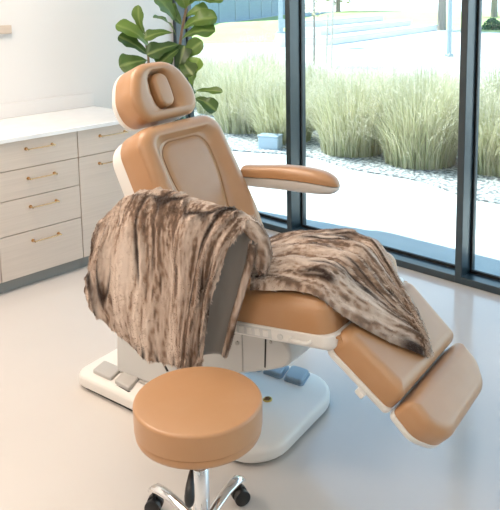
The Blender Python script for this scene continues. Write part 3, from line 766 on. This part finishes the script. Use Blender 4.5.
for i, (x, y, s) in enumerate(front): tag(clump(x, y, s, i), fl[i], 'grass', 'grass clumps in the gravel bed')
k = 0
for j, xb in enumerate((7.45, 8.45)):
    for i in range(8):
        y = 1.9 + i*1.0 + 0.4*(j % 2) + (xb-7.3)*0.55; k += 1
        tag(clump(xb+rr.uniform(-.1, .1), y+rr.uniform(-.12, .12), rr.uniform(0.85, 1.0), k+j),
            'feathery grass clump in the back rows, half hidden by nearer clumps', 'grass', 'grass clumps in the back rows')
# small things in the bed
bx = empty('edging_box', (5.98, 5.50, 0.0)); bx.scale = (0.72, 0.72, 0.85); tag(bx, 'blue grey box standing in the gravel under the grass, left of the window post', 'box'); bx.rotation_euler = (0, 0, 0.35)
bm = bmesh.new(); loft(bm, pad_rings([(-0.11, -0.17, 0.02), (0.11, -0.17, 0.02), (0.11, 0.17, 0.02), (-0.11, 0.17, 0.02)], 0.004, 0.17, 0.02, 0.0, lambda a, b, c: Vector((a, b, c)))); obj('body', bm, M['bluebox'], bx, sharp=50)
bm = bmesh.new(); loft(bm, pad_rings([(-0.118, -0.178, 0.02), (0.118, -0.178, 0.02), (0.118, 0.178, 0.02), (-0.118, 0.178, 0.02)], 0.171, 0.186, 0.006, 0.0, lambda a, b, c: Vector((a, b, c)))); obj('lid', bm, M['bluebox'], bx, sharp=50)
bp = empty('garden_panel', (7.35, 2.62, 0.0)); tag(bp, 'brown garden panel behind the grass in the right window bay', 'panel'); bp.rotation_euler = (0, 0, R(-35))
box('board', -0.03, 0.03, -0.55, 0.42, 0.06, 0.55, M['brownwall'], bp, 0.004)
for y in (-0.45, 0.32): box('post', 0.032, 0.09, y, y+0.06, 0.005, 0.60, M['brownwall'], bp, 0.003)

# concrete seat steps
ang = R(9.9); du = Vector((math.cos(ang), math.sin(ang), 0)); dn = Vector((-du.y, du.x, 0)); S0 = Vector((19.7, 15.39, 0))
stp = empty('seat_steps', S0); stp.rotation_euler = (0, 0, ang); tag(stp, 'three long pale concrete seating steps across the plaza', 'steps')
for i, (L, z) in enumerate(((10.7, 0.24), (10.0, 0.48), (9.2, 0.73))):
    bm = bmesh.new(); d0 = 1.0*i
    add_box(bm, 1.3*i, L, d0, d0+1.0, -0.01, z-0.05); obj('riser', bm, M['conc'], stp, False)
    bm = bmesh.new(); add_box(bm, 1.3*i-0.03, L+0.03, d0-0.05, d0+1.0-0.051, z-0.05, z); obj('tread', bm, M['pave'], stp, True, 0.01)
bm = bmesh.new()
bt = [bm.verts.new(S0+du*a+dn*b+Vector((0, 0, z))) for a, b, z in ((2.6, 3.01, .70), (9.2, 3.01, .70), (12.5, 9, 0.0), (8, 20, 0.0), (1, 16, 0.0), (-2.5, 7, 0.0), (1.0, 2.2, 0.0))]
md = bm.verts.new(S0+du*5.5+dn*7+Vector((0, 0, 0.55)))
for k in range(7): bm.faces.new((bt[k], bt[(k+1) % 7], md))
struct(obj('lawn_bank', bm, M['lawn'], None, False))
# lamp post with concrete base
def lamp_post(x, y, base_h, base_w, r, label):
    t = empty('lamp_post', (x, y, 0)); tag(t, label, 'lamp post')
    if base_h:
        bm = bmesh.new(); lathe(bm, [(base_w*0.5, 0.0), (base_w*0.5, base_h-0.02), (base_w*0.46, base_h), (0.02, base_h)], 28); obj('concrete_base', bm, M['conc'], t, sharp=50)
    bm = bmesh.new(); lathe(bm, [(r*1.9, base_h+0.001), (r*1.9, base_h+0.05), (r*1.1, base_h+0.06), (r, base_h+0.30), (r*0.75, 4.6), (0.005, 4.6)], 20); obj('pole', bm, M['steel'], t, sharp=50)
    bm = bmesh.new(); lathe(bm, [(0.08, 4.55), (0.28, 4.62), (0.26, 4.70), (0.02, 4.78)], 24); obj('lamp_head', bm, M['steel'], t, sharp=50)
    return t
l1 = lamp_post(18.58, 16.53, 0.44, 0.37, 0.08, 'steel lamp post on a round pale base beside the lawn, left of the window post')
bm = bmesh.new(); add_box(bm, -0.22, 0.16, -0.11, -0.08, 0.62, 0.92); obj('sign_plate', bm, M['steel'], l1, False)
lamp_post(17.99, 9.87, 0.0, 0.0, 0.066, 'slim steel lamp post on the plaza just left of the right window post')
# trees
def tree(name, x, y, h, crown, nleaf, lsize, z0, label, group=None, tint=((0.30, 0.34, 0.12), (0.60, 0.55, 0.30)), seed=1, tr=0.03):
    t = empty(name, (x, y, 0)); tag(t, label, 'tree', group); r = random.Random(seed)
    bm = bmesh.new(); tube(bm, spline([(0, 0, -0.01), (0.02, 0.01, h*0.4), (-0.02, 0.02, h*0.9)], 12), [tr*(1-0.6*i/11) for i in range(12)], 8)
    for k in range(9):
        a = r.uniform(0, 6.28); zz = r.uniform(z0, h*0.85); L = crown*r.uniform(.5, .9)
        tube(bm, spline([(0, 0, zz), (math.cos(a)*L*.5, math.sin(a)*L*.5, zz+L*.4), (math.cos(a)*L, math.sin(a)*L, zz+L*.6)], 6), [tr*.35, tr*.3, tr*.25, tr*.2, tr*.15, tr*.1], 5)
    obj('trunk', bm, M['bark'], t)
    p = Pile()
    for k in range(nleaf):
        v = Vector((r.gauss(0, 1), r.gauss(0, 1), r.gauss(0, 1))).normalized()*(r.random()**0.4)
        c = Vector((v.x*crown, v.y*crown, (z0+h)/2 + v.z*(h-z0)/2)); d = Vector((r.uniform(-1, 1), r.uniform(-1, 1), r.uniform(-1, 1))).normalized(); e = d.orthogonal().normalized()
        col = tuple(Vector(tint[0]).lerp(Vector(tint[1]), r.random()))
        p.add([c-d*lsize, c+e*lsize*.5, c+d*lsize, c-e*lsize*.5], [(0, 1, 2, 3)], [col]*4)
    build_pile(p, 'foliage', M['blade'], t); return t
tree('young_tree', 13.95, 11.32, 3.2, 0.62, 900, 0.05, 1.15, 'young staked tree with sparse pale leaves just right of the left window post', None, ((0.45, 0.42, 0.25), (0.72, 0.62, 0.45)), 3, 0.035)
for (x, y, z, lb) in ((13.91, 10.92, 1.25, 'thin wooden stake beside the young tree, nearer the tree trunk'), (13.60, 10.52, 1.65, 'thicker leaning wooden stake right of the young tree')):
    bm = bmesh.new(); tube(bm, [(0, 0, -0.01), (0.03, -0.04, z)], 0.024, 10); s_ = obj('tree_stake', bm, M['stake'], None, sharp=60); s_.location = (x, y, 0); tag(s_, lb, 'stake')
tree('shade_tree', 30.6, 17.2, 7.0, 2.6, 1500, 0.2, 2.2, 'grey trunked tree on the lawn behind the slim lamp post', 'far trees', seed=4, tr=0.22)
tree('shade_tree', 47, 22.5, 7.5, 3.2, 1500, 0.25, 1.6, 'leafy tree beyond the lawn at the top of the right window bay', 'far trees', seed=5, tr=0.25)
tree('shade_tree', 58, 44, 8, 4.0, 1500, 0.3, 0.6, 'pale leafy tree far beyond the concrete steps', 'far trees', seed=6, tr=0.25)
sb = empty('low_shrub', (31.6, 15.2, 0)); tag(sb, 'low dark green shrub on the lawn in the right window bay', 'shrub'); p = Pile(); r = random.Random(9)
for k in range(500):
    v = Vector((r.gauss(0, 1), r.gauss(0, 1), abs(r.gauss(0, 1)))).normalized()*(r.random()**0.3); c = Vector((v.x*0.45, v.y*0.45, v.z*0.5+0.02)); d = Vector((r.uniform(-1, 1), r.uniform(-1, 1), r.uniform(-1, 1))).normalized(); e = d.orthogonal()
    p.add([c-d*.07, c+e*.035, c+d*.07, c-e*.035], [(0, 1, 2, 3)], [tuple(Vector((0.06, 0.14, 0.08)).lerp(Vector((0.14, 0.24, 0.12)), r.random()))]*4)
build_pile(p, 'foliage', M['blade'], sb)
bm = bmesh.new(); tube(bm, [(0, 0, -0.01), (0, 0, 0.25)], 0.03, 8); obj('stem', bm, M['bark'], sb)
# building beyond the lawn
ba = math.atan2(44.1-31.7, 50.1-28.9)
bd = empty('far_building', (29.2, 32.0, 0)); bd.rotation_euler = (0, 0, ba); tag(bd, 'long blue grey building beyond the lawn at the upper left of the window', 'building')
bm = bmesh.new(); add_box(bm, -14, 30, 0, 8, -0.01, 6.0); obj('wall', bm, M['cladding'], bd, False)
bm = bmesh.new(); add_box(bm, -14.2, 30.2, -0.2, 8.2, 6.001, 6.3); obj('roof', bm, M['conc'], bd, False)
for k in range(9):
    bm = bmesh.new(); add_box(bm, -13+4*k, -12.94+4*k, -0.04, -0.001, 0, 6.0); obj('cladding_joint', bm, M['steel'], bd, False)

# ------------------------------------------------------------------ light
w = bpy.data.worlds.new('sky'); SC.world = w; w.use_nodes = True
nt = w.node_tree; bg = nt.nodes['Background']
tc = nt.nodes.new('ShaderNodeTexCoord'); sp = nt.nodes.new('ShaderNodeSeparateXYZ'); rp = nt.nodes.new('ShaderNodeValToRGB')
for k, (p_, c_) in enumerate(((0.0, (2.3, 2.45, 2.5)), (0.20, (2.1, 2.5, 2.8)), (0.45, (0.52, 0.82, 1.18)), (0.85, (0.20, 0.50, 1.0)))):
    e_ = rp.color_ramp.elements[k] if k < 2 else rp.color_ramp.elements.new(p_)
    e_.position = p_; e_.color = (*c_, 1)
nt.links.new(tc.outputs['Generated'], sp.inputs[0]); nt.links.new(sp.outputs['Z'], rp.inputs['Fac']); nt.links.new(rp.outputs['Color'], bg.inputs['Color'])
bg.inputs['Strength'].default_value = 1.4
sun = bpy.data.objects.new('sun', bpy.data.lights.new('sun', 'SUN')); COL.objects.link(sun)
sun.data.energy = 13.0; sun.data.angle = R(0.6); sun.data.color = (1.0, 0.96, 0.89)
sd = Vector((0.115, -0.6, -1.0)); sun.rotation_euler = sd.to_track_quat('-Z', 'Y').to_euler()
for x, y, p_ in ((-0.4, 3.3, LAMP*0.95), (-0.8, 0.9, LAMP*0.45), (1.5, 3.4, LAMP*1.0), (1.0, -1.6, LAMP*0.25)):
    l = bpy.data.objects.new('lamp_light', bpy.data.lights.new('lamp_light', 'AREA')); COL.objects.link(l)
    l.location = (x, y, H-0.04); l.data.size = 1.15; l.data.energy = p_; l.data.color = (1.0, 0.77, 0.59)
SC.view_settings.view_transform = 'Standard'; SC.view_settings.look = 'None'
SC.view_settings.gamma = 1.0; SC.view_settings.use_curve_mapping = False
SC.view_settings.exposure = 0.06
